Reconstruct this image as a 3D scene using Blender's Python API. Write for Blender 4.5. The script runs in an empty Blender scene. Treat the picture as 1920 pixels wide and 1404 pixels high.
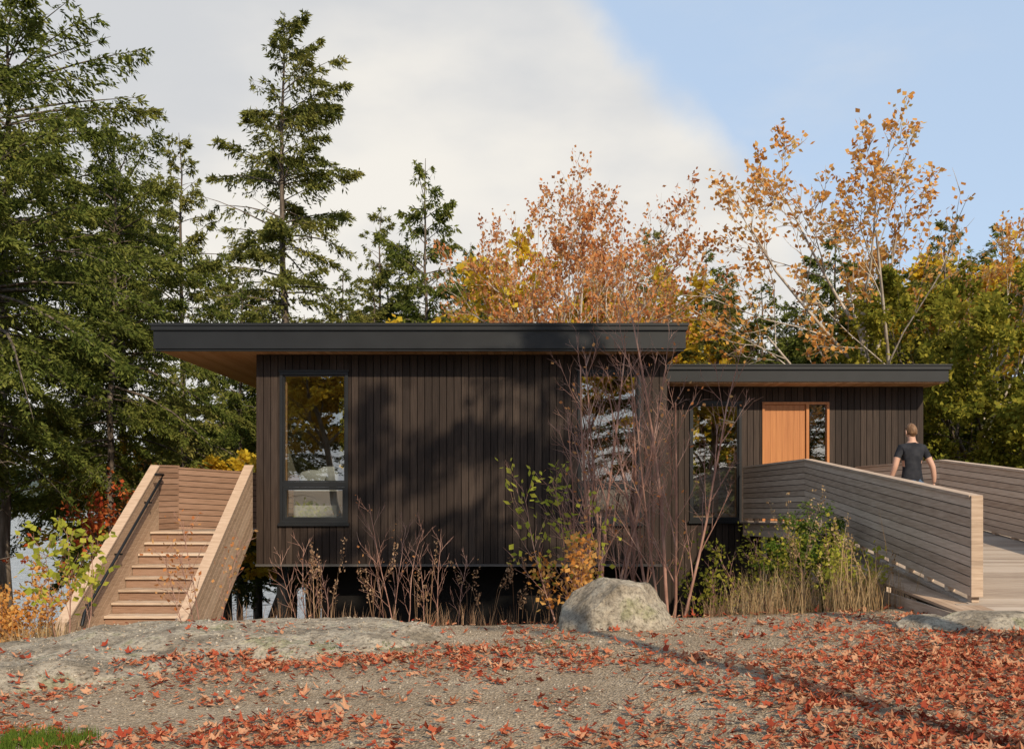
import bpy, math, random
import numpy as np
from mathutils import Vector, noise as mn
random.seed(3)
R0=np.random.default_rng(7)
SC=bpy.context.scene
COL=SC.collection

# ------------------------------------------------------------------ helpers
class MB:
    def __init__(s): s.v=[];s.f=[];s.n=0
    def add(s,verts,faces,mi=0,smooth=False):
        verts=np.asarray(verts,dtype=np.float64).reshape(-1,3)
        faces=np.asarray(faces,dtype=np.int64)
        s.v.append(verts); s.f.append((faces+s.n,mi,smooth)); s.n+=len(verts)
    def mesh(s,name,mats):
        me=bpy.data.meshes.new(name)
        V=np.concatenate(s.v)
        me.vertices.add(len(V)); me.vertices.foreach_set('co',V.ravel())
        loops=np.concatenate([f.ravel() for f,_,_ in s.f])
        tot=np.concatenate([np.full(len(f),f.shape[1]) for f,_,_ in s.f])
        mi=np.concatenate([np.full(len(f),m) for f,m,_ in s.f])
        sm=np.concatenate([np.full(len(f),k) for f,_,k in s.f])
        st=np.concatenate([[0],np.cumsum(tot)[:-1]])
        me.loops.add(len(loops)); me.loops.foreach_set('vertex_index',loops)
        me.polygons.add(len(tot)); me.polygons.foreach_set('loop_start',st)
        me.polygons.foreach_set('material_index',mi)
        me.polygons.foreach_set('use_smooth',sm.astype(bool))
        me.update(calc_edges=True); me.validate()
        for m in mats: me.materials.append(m)
        return me
    def obj(s,name,mats,parent=None):
        o=bpy.data.objects.new(name,s.mesh(name,mats)); COL.objects.link(o)
        if parent: o.parent=parent
        return o
BF=[(0,3,2,1),(4,5,6,7),(0,1,5,4),(1,2,6,5),(2,3,7,6),(3,0,4,7)]
def box(mb,x0,x1,y0,y1,z0,z1,mi=0):
    mb.add([(x0,y0,z0),(x1,y0,z0),(x1,y1,z0),(x0,y1,z0),(x0,y0,z1),(x1,y0,z1),(x1,y1,z1),(x0,y1,z1)],BF,mi)
def beam(mb,p0,p1,t,h,mi=0,off=0.0,h1=None):
    p0=np.array(p0,float);p1=np.array(p1,float);d=p1-p0
    n=np.array([-d[1],d[0],0.]);n/=np.linalg.norm(n)
    h1=h if h1 is None else h1
    a=n*(off-t/2);b=n*(off+t/2)
    z=np.array([0,0,h]);z1=np.array([0,0,h1])
    mb.add([p0+a,p1+a,p1+b,p0+b,p0+a+z,p1+a+z1,p1+b+z1,p0+b+z],BF,mi)
def tube(mb,pts,rad,sides=5,mi=0,smooth=True,cap=False):
    pts=np.asarray(pts,float);n=len(pts)
    T=np.gradient(pts,axis=0);T/=np.linalg.norm(T,axis=1)[:,None]+1e-9
    ref=np.array([0.13,0.97,0.2]) if abs(T[0][2])>.8 else np.array([0.05,0.1,1.])
    U=np.cross(T,ref);U/=np.linalg.norm(U,axis=1)[:,None]+1e-9
    W=np.cross(T,U)
    a=np.arange(sides)*2*math.pi/sides
    rad=np.broadcast_to(np.asarray(rad,float),(n,))
    V=pts[:,None,:]+rad[:,None,None]*(np.cos(a)[None,:,None]*U[:,None,:]+np.sin(a)[None,:,None]*W[:,None,:])
    i=np.arange(n-1)[:,None]*sides;j=np.arange(sides)[None,:];k=(j+1)%sides
    F=np.stack([i+j,i+k,i+sides+k,i+sides+j],-1).reshape(-1,4)
    mb.add(V.reshape(-1,3),F,mi,smooth)
    if cap and sides==4:
        mb.add(V[0],[(0,1,2,3)],mi); mb.add(V[-1],[(3,2,1,0)],mi)
def leafquads(mb,C,D,ln,wd,rng,mi=1,jit=.5):
    N=len(C)
    D=D+rng.normal(0,jit,(N,3));D/=np.linalg.norm(D,axis=1)[:,None]+1e-9
    up=np.array([0,0,1.])+rng.normal(0,.9,(N,3))
    W=np.cross(D,up);W/=np.linalg.norm(W,axis=1)[:,None]+1e-9
    l=(ln*rng.uniform(.6,1.3,N))[:,None];w=(wd*rng.uniform(.6,1.3,N))[:,None]
    V=np.stack([C,C+D*l*.45+W*w,C+D*l,C+D*l*.45-W*w],1)
    F=np.arange(N*4).reshape(N,4)
    mb.add(V.reshape(-1,3),F,mi)
def sm(a,b,t):
    t=max(0.,min(1.,(t-a)/(b-a)));return t*t*(3-2*t)
def empty(name):
    o=bpy.data.objects.new(name,None);COL.objects.link(o);return o

# ------------------------------------------------------------------ materials
def mat(name,cols,rough=.8,nscale=4.,vec=(1,1,1),island=.5,bump=0.,bscale=30.,metal=0.,trans=0.,spec=.3,detail=5.):
    m=bpy.data.materials.new(name);m.use_nodes=True
    nt=m.node_tree;N=nt.nodes;L=nt.links
    p=N['Principled BSDF'];out=N['Material Output']
    tc=N.new('ShaderNodeTexCoord');mp=N.new('ShaderNodeMapping');mp.inputs['Scale'].default_value=vec
    L.new(tc.outputs['Object'],mp.inputs['Vector'])
    nz=N.new('ShaderNodeTexNoise');nz.inputs['Scale'].default_value=nscale;nz.inputs['Detail'].default_value=detail
    L.new(mp.outputs[0],nz.inputs['Vector'])
    mr=N.new('ShaderNodeMapRange');mr.inputs[1].default_value=.3;mr.inputs[2].default_value=.7
    L.new(nz.outputs[0],mr.inputs[0])
    g=N.new('ShaderNodeNewGeometry')
    mx=N.new('ShaderNodeMix');mx.inputs[0].default_value=island
    L.new(mr.outputs[0],mx.inputs[2]);L.new(g.outputs['Random Per Island'],mx.inputs[3])
    cr=N.new('ShaderNodeValToRGB');e=cr.color_ramp.elements
    n=len(cols)
    e[0].color=(*cols[0],1);e[0].position=.1 if island<.9 else 0;e[1].color=(*cols[-1],1);e[1].position=.9 if island<.9 else 1
    for i in range(1,n-1):
        k=e.new((.1+(i/(n-1))*.8) if island<.9 else i/(n-1));k.color=(*cols[i],1)
    L.new(mx.outputs[0],cr.inputs[0])
    if trans>0:
        N.remove(p)
        d=N.new('ShaderNodeBsdfDiffuse');L.new(cr.outputs[0],d.inputs[0])
        t=N.new('ShaderNodeBsdfTranslucent');L.new(cr.outputs[0],t.inputs[0])
        ms=N.new('ShaderNodeMixShader');ms.inputs[0].default_value=trans
        L.new(d.outputs[0],ms.inputs[1]);L.new(t.outputs[0],ms.inputs[2]);L.new(ms.outputs[0],out.inputs[0])
        return m
    L.new(cr.outputs[0],p.inputs['Base Color'])
    p.inputs['Roughness'].default_value=rough;p.inputs['Metallic'].default_value=metal
    p.inputs['Specular IOR Level'].default_value=spec
    if bump>0:
        b=N.new('ShaderNodeBump');b.inputs['Strength'].default_value=1.;b.inputs['Distance'].default_value=bump
        n2=N.new('ShaderNodeTexNoise');n2.inputs['Scale'].default_value=bscale;n2.inputs['Detail'].default_value=6
        L.new(mp.outputs[0],n2.inputs['Vector']);L.new(n2.outputs[0],b.inputs['Height']);L.new(b.outputs[0],p.inputs['Normal'])
    return m
M_siding=mat('charred_siding',[(.015,.0088,.006),(.028,.0175,.0128),(.052,.035,.026)],.6,3,(14,14,.7),.55,.0015,12,spec=.22)
M_black=mat('black_metal',[(.0075,.008,.009),(.012,.013,.0145)],.42,2,island=.2,spec=.35)
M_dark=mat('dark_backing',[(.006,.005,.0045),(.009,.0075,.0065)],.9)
M_cedar=mat('lightened_weathered_cedar',[(.34,.245,.175),(.49,.37,.275),(.63,.50,.385)],.75,3,(1.2,1.2,22),.5,.0012,10,spec=.15)  # same wood as the stairs; light the sunless ramp lacks is put into the colour
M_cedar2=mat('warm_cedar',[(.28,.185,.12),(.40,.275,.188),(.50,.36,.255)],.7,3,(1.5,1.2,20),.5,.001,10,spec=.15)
M_cedar3=mat('shaded_stair_cedar',[(.17,.095,.06),(.25,.15,.10),(.32,.20,.14)],.75,3,(1.5,1.2,20),.5,.001,10,spec=.2)  # darker stair cedar: tree shade on the landing rail is painted into the colour
M_deck=mat('deck_boards',[(.25,.19,.145),(.36,.285,.22),(.45,.37,.30)],.8,4,(1,12,6),.6,.001,10,spec=.2)
M_soffit=mat('cedar_soffit',[(.42,.22,.11),(.55,.32,.17),(.62,.38,.22)],.6,3,(12,1.,1),.6)
M_door=mat('fir_door',[(.33,.12,.034),(.43,.175,.054)],.45,2,(14,14,.6),.2,spec=.4)
M_white=mat('interior_plaster',[(.50,.46,.38),(.58,.54,.46)],.8)
M_floor=mat('interior_floor',[(.30,.19,.10),(.42,.28,.16)],.4,3,(1,12,1),.3)
M_linen=mat('bed_linen',[(.55,.54,.52),(.70,.69,.67)],.9,6,bump=.01,bscale=6)
M_pic=mat('picture',[(.05,.06,.06),(.5,.45,.38)],.6,9)
M_bark=mat('bark',[(.05,.038,.028),(.11,.085,.065),(.19,.155,.125)],.9,3,(3,3,.6),0,.02,8)
M_barkpale=mat('pale_bark',[(.25,.20,.155),(.40,.34,.28),(.52,.46,.39)],.85,3,(2,2,.8),0,.006,8)
M_twig=mat('reddish_twig',[(.18,.085,.06),(.30,.16,.12),(.42,.26,.20)],.7,3,(1,1,1),.3)
M_needle=mat('hemlock_needles',[(.042,.060,.014),(.098,.122,.027),(.165,.180,.040),(.235,.225,.058)],.6,.55,(1,1,1),.45,trans=.35,detail=3.)
M_needle2=mat('olive_needles',[(.062,.076,.018),(.13,.142,.034),(.205,.20,.05),(.275,.245,.07)],.6,.55,(1,1,1),.45,trans=.35,detail=3.)
M_lorange=mat('orange_leaves',[(.46,.17,.04),(.62,.28,.07),(.68,.38,.12),(.64,.44,.15)],.6,.8,(1,1,1),.6,trans=.45)
M_lrust=mat('rust_leaves',[(.40,.13,.045),(.56,.22,.08),(.62,.31,.12),(.56,.36,.15)],.6,.8,(1,1,1),.6,trans=.45)
M_lyellow=mat('yellow_leaves',[(.46,.28,.03),(.62,.43,.035),(.68,.52,.06),(.60,.34,.04)],.6,.8,(1,1,1),.6,trans=.5)
M_lyg=mat('yellow_green_leaves',[(.09,.115,.018),(.20,.20,.03),(.33,.30,.045),(.44,.36,.055)],.6,.8,(1,1,1),.6,trans=.45)
M_llime=mat('lime_leaves',[(.28,.32,.04),(.42,.42,.06),(.52,.46,.08)],.6,.8,(1,1,1),.6,trans=.5)
M_lred=mat('red_leaves',[(.34,.04,.02),(.52,.11,.04),(.60,.22,.06)],.6,.8,(1,1,1),.7,trans=.4)
M_gleaf=mat('fallen_leaves',[(.10,.03,.018),(.28,.05,.028),(.36,.09,.045),(.42,.15,.075),(.49,.27,.16),(.26,.11,.06)],.7,2,(1,1,1),.93,trans=.12)
M_dry=mat('dry_grass',[(.20,.12,.06),(.34,.23,.12),(.46,.34,.19)],.8,3,(1,1,1),.8,trans=.2)
M_weed=mat('weed_stems',[(.14,.075,.045),(.25,.15,.09),(.36,.24,.15)],.8,3,(1,1,1),.8,trans=.2)
M_green=mat('green_grass',[(.06,.10,.015),(.14,.20,.03)],.7,3,(1,1,1),.8,trans=.3)
M_pebble=mat('pebbles',[(.15,.115,.08),(.29,.235,.17),(.46,.40,.32)],.85,3,(1,1,1),.9)
M_hill=mat('far_hill',[(.05,.065,.06),(.10,.10,.08)],.95,.02,(1,1,1),0)
M_steel=mat('steel_flashing',[(.06,.055,.05),(.09,.08,.075)],.35,2,spec=.6)

def rampnode(N,L,src,els):
    c=N.new('ShaderNodeValToRGB');e=c.color_ramp.elements
    e[0].position=els[0][0];e[0].color=(*els[0][1],1);e[1].position=els[-1][0];e[1].color=(*els[-1][1],1)
    for q,col in els[1:-1]:
        k=e.new(q);k.color=(*col,1)
    L.new(src,c.inputs[0]);return c.outputs[0]
def ground_material():
    m=bpy.data.materials.new('gravel_ground');m.use_nodes=True
    nt=m.node_tree;N=nt.nodes;L=nt.links;p=N['Principled BSDF']
    tc=N.new('ShaderNodeTexCoord');O=tc.outputs['Object']
    def nz(s,d=6):
        n=N.new('ShaderNodeTexNoise');n.inputs['Scale'].default_value=s;n.inputs['Detail'].default_value=d;L.new(O,n.inputs['Vector']);return n.outputs[0]
    vo=N.new('ShaderNodeTexVoronoi');vo.inputs['Scale'].default_value=55;L.new(O,vo.inputs['Vector'])
    sep=N.new('ShaderNodeSeparateColor');L.new(vo.outputs['Color'],sep.inputs[0])
    g1=rampnode(N,L,sep.outputs[0],[(0,(.12,.088,.056)),(.5,(.30,.23,.155)),(1,(.54,.44,.32))])
    g2=rampnode(N,L,nz(1.3,9),[(.3,(.18,.125,.078)),(.5,(.31,.232,.155)),(.72,(.42,.335,.24))])
    mx=N.new('ShaderNodeMix');mx.data_type='RGBA';mx.inputs[0].default_value=.5
    L.new(g1,mx.inputs[6]);L.new(g2,mx.inputs[7])
    wild=rampnode(N,L,nz(2.5),[(.3,(.035,.028,.014)),(.5,(.11,.075,.035)),(.62,(.16,.12,.05)),(.75,(.07,.08,.025))])
    sx=N.new('ShaderNodeSeparateXYZ');L.new(O,sx.inputs[0])
    mr=N.new('ShaderNodeMapRange');mr.inputs[1].default_value=11.2;mr.inputs[2].default_value=12.6;L.new(sx.outputs[1],mr.inputs[0])
    m2=N.new('ShaderNodeMix');m2.data_type='RGBA'
    L.new(mr.outputs[0],m2.inputs[0]);L.new(mx.outputs[2],m2.inputs[6]);L.new(wild,m2.inputs[7])
    L.new(m2.outputs[2],p.inputs['Base Color']);p.inputs['Roughness'].default_value=.92;p.inputs['Specular IOR Level'].default_value=.15
    ad=N.new('ShaderNodeMath');ad.operation='ADD';L.new(vo.outputs['Distance'],ad.inputs[0]);L.new(nz(9),ad.inputs[1])
    b=N.new('ShaderNodeBump');b.inputs['Distance'].default_value=.02;L.new(ad.outputs[0],b.inputs['Height']);L.new(b.outputs[0],p.inputs['Normal'])
    return m
M_ground=ground_material()
def rock_material(name,k):
    m=bpy.data.materials.new(name);m.use_nodes=True
    nt=m.node_tree;N=nt.nodes;L=nt.links;p=N['Principled BSDF']
    tc=N.new('ShaderNodeTexCoord');O=tc.outputs['Object']
    def nz(s,d=8,r=.6):
        n=N.new('ShaderNodeTexNoise');n.inputs['Scale'].default_value=s;n.inputs['Detail'].default_value=d;n.inputs['Roughness'].default_value=r;L.new(O,n.inputs['Vector']);return n.outputs[0]
    q=lambda *c:tuple(v*k for v in c)
    a=rampnode(N,L,nz(1.9),[(.32,q(.13,.105,.075)),(.46,q(.25,.21,.16)),(.56,q(.34,.295,.23)),(.64,q(.22,.205,.125)),(.75,q(.30,.26,.205))])
    f=rampnode(N,L,nz(22,6,.75),[(.35,(.25,.23,.2)),(.5,(.95,.95,.95)),(.7,(1.4,1.38,1.33))])
    mx=N.new('ShaderNodeMix');mx.data_type='RGBA';mx.blend_type='MULTIPLY';mx.inputs[0].default_value=.9
    L.new(a,mx.inputs[6]);L.new(f,mx.inputs[7]);L.new(mx.outputs[2],p.inputs['Base Color'])
    p.inputs['Roughness'].default_value=.93;p.inputs['Specular IOR Level'].default_value=.15
    b=N.new('ShaderNodeBump');b.inputs['Distance'].default_value=.06;L.new(nz(7,10,.7),b.inputs['Height']);L.new(b.outputs[0],p.inputs['Normal'])
    return m
M_rock=rock_material('granite',1.2)
M_boulder=rock_material('boulder_stone',1.15)

def glass_material(f0=.14):
    m=bpy.data.materials.new('window_glass');m.use_nodes=True
    nt=m.node_tree;N=nt.nodes;L=nt.links
    for n in list(N):
        if n.type!='OUTPUT_MATERIAL':N.remove(n)
    out=[n for n in N if n.type=='OUTPUT_MATERIAL'][0]
    t=N.new('ShaderNodeBsdfTransparent');t.inputs[0].default_value=(.86,.9,.88,1)
    g=N.new('ShaderNodeBsdfGlossy');g.inputs['Roughness'].default_value=.0
    fr=N.new('ShaderNodeFresnel');ad=N.new('ShaderNodeMath');ad.operation='ADD';ad.inputs[1].default_value=f0
    L.new(fr.outputs[0],ad.inputs[0]);ms=N.new('ShaderNodeMixShader')
    L.new(ad.outputs[0],ms.inputs[0]);L.new(t.outputs[0],ms.inputs[1]);L.new(g.outputs[0],ms.inputs[2]);L.new(ms.outputs[0],out.inputs[0])
    return m
M_glass=glass_material(.32)
def water_material():
    m=bpy.data.materials.new('lake_water');m.use_nodes=True
    nt=m.node_tree;N=nt.nodes;L=nt.links;p=N['Principled BSDF']
    p.inputs['Base Color'].default_value=(.10,.14,.17,1);p.inputs['Roughness'].default_value=.12
    tc=N.new('ShaderNodeTexCoord');n=N.new('ShaderNodeTexNoise');n.inputs['Scale'].default_value=.8;n.inputs['Detail'].default_value=4
    L.new(tc.outputs['Object'],n.inputs['Vector']);b=N.new('ShaderNodeBump');b.inputs['Distance'].default_value=.15
    L.new(n.outputs[0],b.inputs['Height']);L.new(b.outputs[0],p.inputs['Normal']);return m
M_water=water_material()

# ------------------------------------------------------------------ terrain
def h(x,y):
    z=-1.6+.03*max(-6.,min(7.,x))
    e=11.0+.5*mn.noise(Vector((x*.35,2.3,0)))
    z-=.65*sm(e,e+3.2,y)
    z-=.08*max(0,min(4,y-14))+.16*max(0,min(60,y-18))
    z-=.45*sm(-4.3,-9.,x)*sm(7,11,y)
    z+=.05*mn.noise(Vector((x*.7,y*.7,1.1)))+.018*mn.noise(Vector((x*2.3,y*2.3,4.1)))
    return z
def outc(x,y):
    a=1-(((x+3.4)/2.7)**2+((y-10.5)/1.35)**2)
    b=1-(((x+5.3)/2.4)**2+((y-9.3)/1.3)**2)
    n=.5*mn.noise(Vector((x*.9,y*.9,7)))
    v=max(a+.25*n,b+.25*n)
    if v<-.15:return -1
    return .20*math.sqrt(max(0,v+.02))-.03+.07*mn.noise(Vector((x*1.6,y*2.4,3)))+.022*mn.noise(Vector((x*6,y*6,3)))
def hs(x,y):
    if -8.5<x<0 and 7<y<12.5:return h(x,y)+max(0,outc(x,y))
    return h(x,y)
xs=np.concatenate([-np.geomspace(400,12,22),np.linspace(-11,11,190),np.geomspace(12,400,22)])
ys=np.concatenate([-np.geomspace(400,1,22),np.linspace(0,3,6)[1:],np.linspace(3.1,16,150),np.linspace(16.5,80,60)])
mb=MB();V=[(x,y,h(x,y)) for y in ys for x in xs];nx=len(xs)
I=np.arange(len(ys)-1)[:,None]*nx+np.arange(nx-1)[None,:]
mb.add(V,np.stack([I,I+1,I+nx+1,I+nx],-1).reshape(-1,4),0,True);mb.obj('gravel_ground',[M_ground])
mb=MB()
gx=np.linspace(-8.3,-.2,190);gy=np.linspace(7.4,12.2,120);nx=len(gx)
V=np.array([(x,y,h(x,y)+max(-.2,outc(x,y))) for y in gy for x in gx])
I=np.arange(len(gy)-1)[:,None]*nx+np.arange(nx-1)[None,:]
mb.add(V,np.stack([I,I+1,I+nx+1,I+nx],-1).reshape(-1,4),0,True);mb.obj('rock_outcrop',[M_rock])
mb=MB();mb.add([(-2500,46,-8.4),(2500,46,-8.4),(2500,3000,-8.4),(-2500,3000,-8.4)],[(0,1,2,3)]);mb.obj('lake_water',[M_water])
mb=MB();hx=np.linspace(-1800,1800,160)
V=[];
for x in hx:
    t=24+14*mn.noise(Vector((x*.004,0,0)))+6*mn.noise(Vector((x*.02,5,0)))
    V+=[(x,900,-9),(x,960,t*.7),(x,1060,t),(x,1300,-9)]
I=np.arange(len(hx)-1)[:,None]*4+np.arange(3)[None,:]
mb.add(V,np.stack([I,I+4,I+5,I+1],-1).reshape(-1,4),0,True);mb.obj('distant_hills',[M_hill])

def stone(name,x,y,sx,sy,sz,seed,m,planes,lift=.25):
    import bmesh
    bm=bmesh.new();bmesh.ops.create_icosphere(bm,subdivisions=6,radius=1)
    for v in bm.verts:
        c=v.co.copy();q=1.
        for (n,d) in planes:
            n=Vector(n).normalized();t=c.dot(n)
            if t>0: q=min(q,(d+.03*mn.noise(c*3+Vector((seed,0,0))))/t)
        c=c*q
        n=mn.noise(c*1.3+Vector((seed,0,0)))*.10+mn.noise(c*4+Vector((0,seed,0)))*.045+mn.noise(c*13+Vector((0,seed,0)))*.016
        c=c*(1+n);v.co=Vector((c.x*sx,c.y*sy,c.z*sz))
    me=bpy.data.meshes.new(name);bm.to_mesh(me);bm.free();me.materials.append(m)
    for p in me.polygons:p.use_smooth=True
    o=bpy.data.objects.new(name,me);COL.objects.link(o);o.location=(x,y,hs(x,y)+sz*lift);return o
stone('boulder',1.15,10.75,.72,.5,.53,2.3,M_boulder,[((-.75,-.25,.75),.62),((-.2,-.9,.35),.72),((.9,-.3,.45),.70),((.15,-.1,1),.80),((.5,-.8,.5),.74),((-.95,.0,.1),.85)],.12)
FP=[((0,-.6,.8),.6),((-.6,-.3,.7),.6),((.7,0,.6),.65),((0,0,1),.6)]
stone('flat_rock',5.0,9.75,.72,.34,.20,5.1,M_boulder,FP,.1)
stone('flat_rock',4.35,9.95,.34,.28,.17,8.1,M_boulder,FP,.1)
stone('flat_rock',5.85,9.6,.42,.28,.14,9.1,M_boulder,FP,.1)

# fallen leaves + pebbles
ang=np.arange(10)*2*math.pi/10
rr=np.array([1,.55,.88,.52,.66,.3,.66,.52,.88,.55])
def leaves_patch(name,n,xr,yr,dens,size,m):
    C=[];rng=np.random.default_rng(11)
    k=0
    while len(C)<n and k<n*12:
        k+=1
        x=rng.uniform(*xr);y=rng.uniform(*yr)
        if rng.uniform()<dens(x,y):
            C.append((x,y,hs(x,y)+.006+rng.uniform(0,.012)))
    C=np.array(C);N=len(C)
    s=size*rng.uniform(.4,1.4,N);rot=rng.uniform(0,6.28,N);curl=rng.uniform(-.3,1.5,N);tx=rng.normal(0,.36,N);ty=rng.normal(0,.36,N)
    fold=rng.uniform(.3,1.,N)
    A=ang[None,:]+rot[:,None];rj=rr[None,:]*rng.uniform(.7,1.2,(N,10))
    X=np.cos(A)*rj*s[:,None];Y=np.sin(A)*rj*s[:,None]*fold[:,None]
    Z=s[:,None]*(curl[:,None]*rj**2*rng.uniform(.2,1.3,(N,10))*.6)+tx[:,None]*X+ty[:,None]*Y+.012
    P=np.stack([X,Y,Z],-1)+C[:,None,:]
    cen=C[:,None,:]+np.array([0,0,.01])
    V=np.concatenate([cen,P],1).reshape(-1,3)
    b=np.arange(N)[:,None,None]*11
    tri=np.array([(0,1+i,1+(i+1)%10) for i in range(10)])[None]
    F=(b+tri).reshape(-1,3)
    mb=MB();mb.add(V,F);return mb.obj(name,[m])
def dens(x,y):
    n=mn.noise(Vector((x*.55,y*1.0,9)))+.6*mn.noise(Vector((x*1.7,y*2.6,3)))
    px=x/y
    d=.07+.55*max(0,n)
    d+=.95*sm(.12,.45,px)*sm(9.6,7.2,y)+.3*sm(.2,.5,px)
    d+=.7*math.exp(-((y-9.0-.25*x*.3)/.55)**2)*sm(1.5,-.5,x)
    d+=.75*math.exp(-((y-6.2)/.7)**2)*sm(3,-1,x)*(.4+n)
    d*=.35+.65*sm(-.3,.3,n+.4*sm(0,.4,px))
    o=outc(x,y) if (-8.5<x<0) else -1
    if o>.08:d*=.12
    if y>10.9:d*=.35
    if x>4.9 and y>9.9:d=0
    return min(1,d)
leaves_patch('fallen_leaves',28000,(-6.5,7),(4.8,11.8),dens,.040,M_gleaf)
rng=np.random.default_rng(5);N=14000
mb=MB();C=np.array([(x,y,hs(x,y)) for x,y in zip(rng.uniform(-6.5,7,N),rng.uniform(4.8,11.3,N))])
s=rng.uniform(.004,.012,N)*rng.choice([1,1,1,2.],N)
O=np.array([(1,0,0),(0,1,0),(-1,0,0),(0,-1,0),(0,0,.8),(0,0,-.5)])
V=C[:,None,:]+O[None]*s[:,None,None]*rng.uniform(.6,1.3,(N,6,1))
F=np.array([(0,1,4),(1,2,4),(2,3,4),(3,0,4),(1,0,5),(2,1,5),(3,2,5),(0,3,5)])
mb.add(V.reshape(-1,3),(np.arange(N)[:,None,None]*6+F[None]).reshape(-1,3),0,True);mb.obj('gravel_pebbles',[M_pebble])

# ------------------------------------------------------------------ house
house=empty('modern_wood_house')
def split(a,b,cuts):
    c=sorted([a,b]+[q for q in cuts if a<q<b]);return list(zip(c[:-1],c[1:]))
def wall_x(mb,x0,x1,y,th,z0,z1,ops,w,mi,gap=.013,clip=True):
    n=max(1,round((x1-x0)/w)) if w else 1;w2=(x1-x0)/n
    for i in range(n):
        a=x0+i*w2;b=a+w2
        for (p,q) in split(a,b,[o[0] for o in ops]+[o[1] for o in ops]):
            zs=[(z0,z1)]
            for o in ops:
                if o[0]-1e-6<=(p+q)/2<=o[1]:
                    nz=[]
                    for (u,v) in zs:
                        if u<o[2]:nz.append((u,min(v,o[2])))
                        if v>o[3]:nz.append((max(u,o[3]),v))
                    zs=nz
            pa=p+(gap/2 if abs(p-a)<1e-6 else 0);qa=q-(gap/2 if abs(q-b)<1e-6 else 0)
            for (u,v) in zs:
                if v-u>.01 and qa-pa>.005:box(mb,pa,qa,y+(R0.uniform(0,.005) if w else 0),y+th,u,v,mi)
W1=(-4.33,-3.09,-.66,2.13);W2=(1.25,2.40,-.66,2.13)
W3=(3.87,4.95,-.72,1.80);DR=(5.42,6.87,-.76,1.83)
mb=MB()
wall_x(mb,-4.80,2.90,18.0,.03,-1.45,2.49,[W1,W2],.137,0)
wall_x(mb,-4.79,2.89,18.032,.15,-1.47,2.49,[W1,W2],0,1)
n=50
for i in range(n):
    y0=18.032+i*.137
    box(mb,-4.80,-4.775,y0+.004,y0+.133,-1.45,2.49,0)
box(mb,-4.774,-4.64,18.183,25,-1.47,2.49,1)
box(mb,2.76,2.89,18.183,25,-1.47,2.49,1)
for i in range(20):
    y0=18.032+i*.137
    box(mb,2.891,2.915,y0+.004,y0+.133,-1.45,2.49,0)
wall_x(mb,2.92,8.91,20.8,.03,-3.2,2.16,[W3,DR],.137,0)
wall_x(mb,2.92,8.90,20.832,.15,-3.2,2.16,[W3,DR],0,1)
for i in range(44):
    y0=20.832+i*.137
    box(mb,8.90,8.925,y0+.004,y0+.133,-3.2,2.16,0)
box(mb,8.76,8.899,20.983,27,-3.2,2.16,1)
mb.obj('wall_siding',[M_siding,M_dark],house)
mb=MB()
box(mb,-4.81,2.92,17.985,18.03,-1.495,-1.452,0)
mb.obj('base_flashing',[M_steel],house)
mb=MB()
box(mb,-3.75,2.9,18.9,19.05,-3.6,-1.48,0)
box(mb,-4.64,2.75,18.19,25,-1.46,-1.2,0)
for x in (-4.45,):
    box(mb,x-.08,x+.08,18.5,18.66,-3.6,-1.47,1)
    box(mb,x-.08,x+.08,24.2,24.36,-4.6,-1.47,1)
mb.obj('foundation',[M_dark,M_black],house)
mb=MB()
box(mb,-6.50,3.15,17.40,26,2.50,2.83,0)
box(mb,-6.53,3.18,17.36,26.04,2.83,2.91,0)
box(mb,-6.55,3.20,17.34,26.06,2.911,2.955,0)
box(mb,-6.47,3.12,17.43,17.5,2.46,2.499,0)
box(mb,2.93,9.12,20.05,28,2.19,2.44,0)
box(mb,2.93,9.16,20.01,28.04,2.44,2.52,0)
box(mb,2.93,9.18,19.99,28.06,2.521,2.55,0)
mb.obj('roof',[M_black],house)
mb=MB()
for i in range(int(9.6/.12)):
    x=-6.45+i*.12
    if x>3.0:break
    box(mb,x,x+.114,17.505,25.9,2.475,2.499,0)
for i in range(60):
    x=2.95+i*.12
    if x>8.95:break
    box(mb,x,x+.114,20.1,27.9,2.165,2.189,0)
mb.obj('soffit',[M_soffit],house)
def window(x0,x1,z0,z1,y,split_z=None,wood=False,name='window'):
    mb=MB();f=.055;yo=y-.03;yi=y+.12
    def fr(a,b,c,d,t,ya,yb,mi):
        box(mb,a,a+t,ya,yb,c,d,mi);box(mb,b-t,b,ya,yb,c,d,mi)
        box(mb,a+t,b-t,ya,yb,c,c+t,mi);box(mb,a+t,b-t,ya,yb,d-t,d,mi)
    fr(x0-.02,x1+.02,z0-.02,z1+.02,f,yo,yi,0)
    box(mb,x0-.05,x1+.05,yo-.03,yo+.02,z0-.075,z0-.022,0)
    box(mb,x0-.04,x1+.04,yo-.02,yo+.02,z1+.022,z1+.05,0)
    if split_z:
        box(mb,x0+f-.02,x1-f+.02,yo+.005,yi,split_z-.05,split_z+.05,0)
        fr(x0+.037,x1-.037,z0+.037,split_z-.052,.05,yo+.012,yi,0)
    fr(x0+.036,x1-.036,(split_z+.052 if split_z else z0+.036),z1-.036,.022,yo+.03,yi,1 if wood else 0)
    fr(x0+.05,x1-.05,z0+.05,z1-.05,.03,y+.125,y+.20,1)
    mb.obj(name+'_frame',[M_black,M_soffit],house)
    g=MB();g.add([(x0+.03,y+.05,z0+.03),(x1-.03,y+.05,z0+.03),(x1-.03,y+.05,z1-.03),(x0+.03,y+.05,z1-.03)],[(0,1,2,3)])
    g.obj(name+'_glass',[M_glass],house)
window(*W1,18.0,.04,name='bedroom_window')
window(*W2,18.0,.04,name='middle_window')
window(*W3,20.8,name='entry_window')
mb=MB();y=20.8
x0,x1,z0,z1=DR
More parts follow.
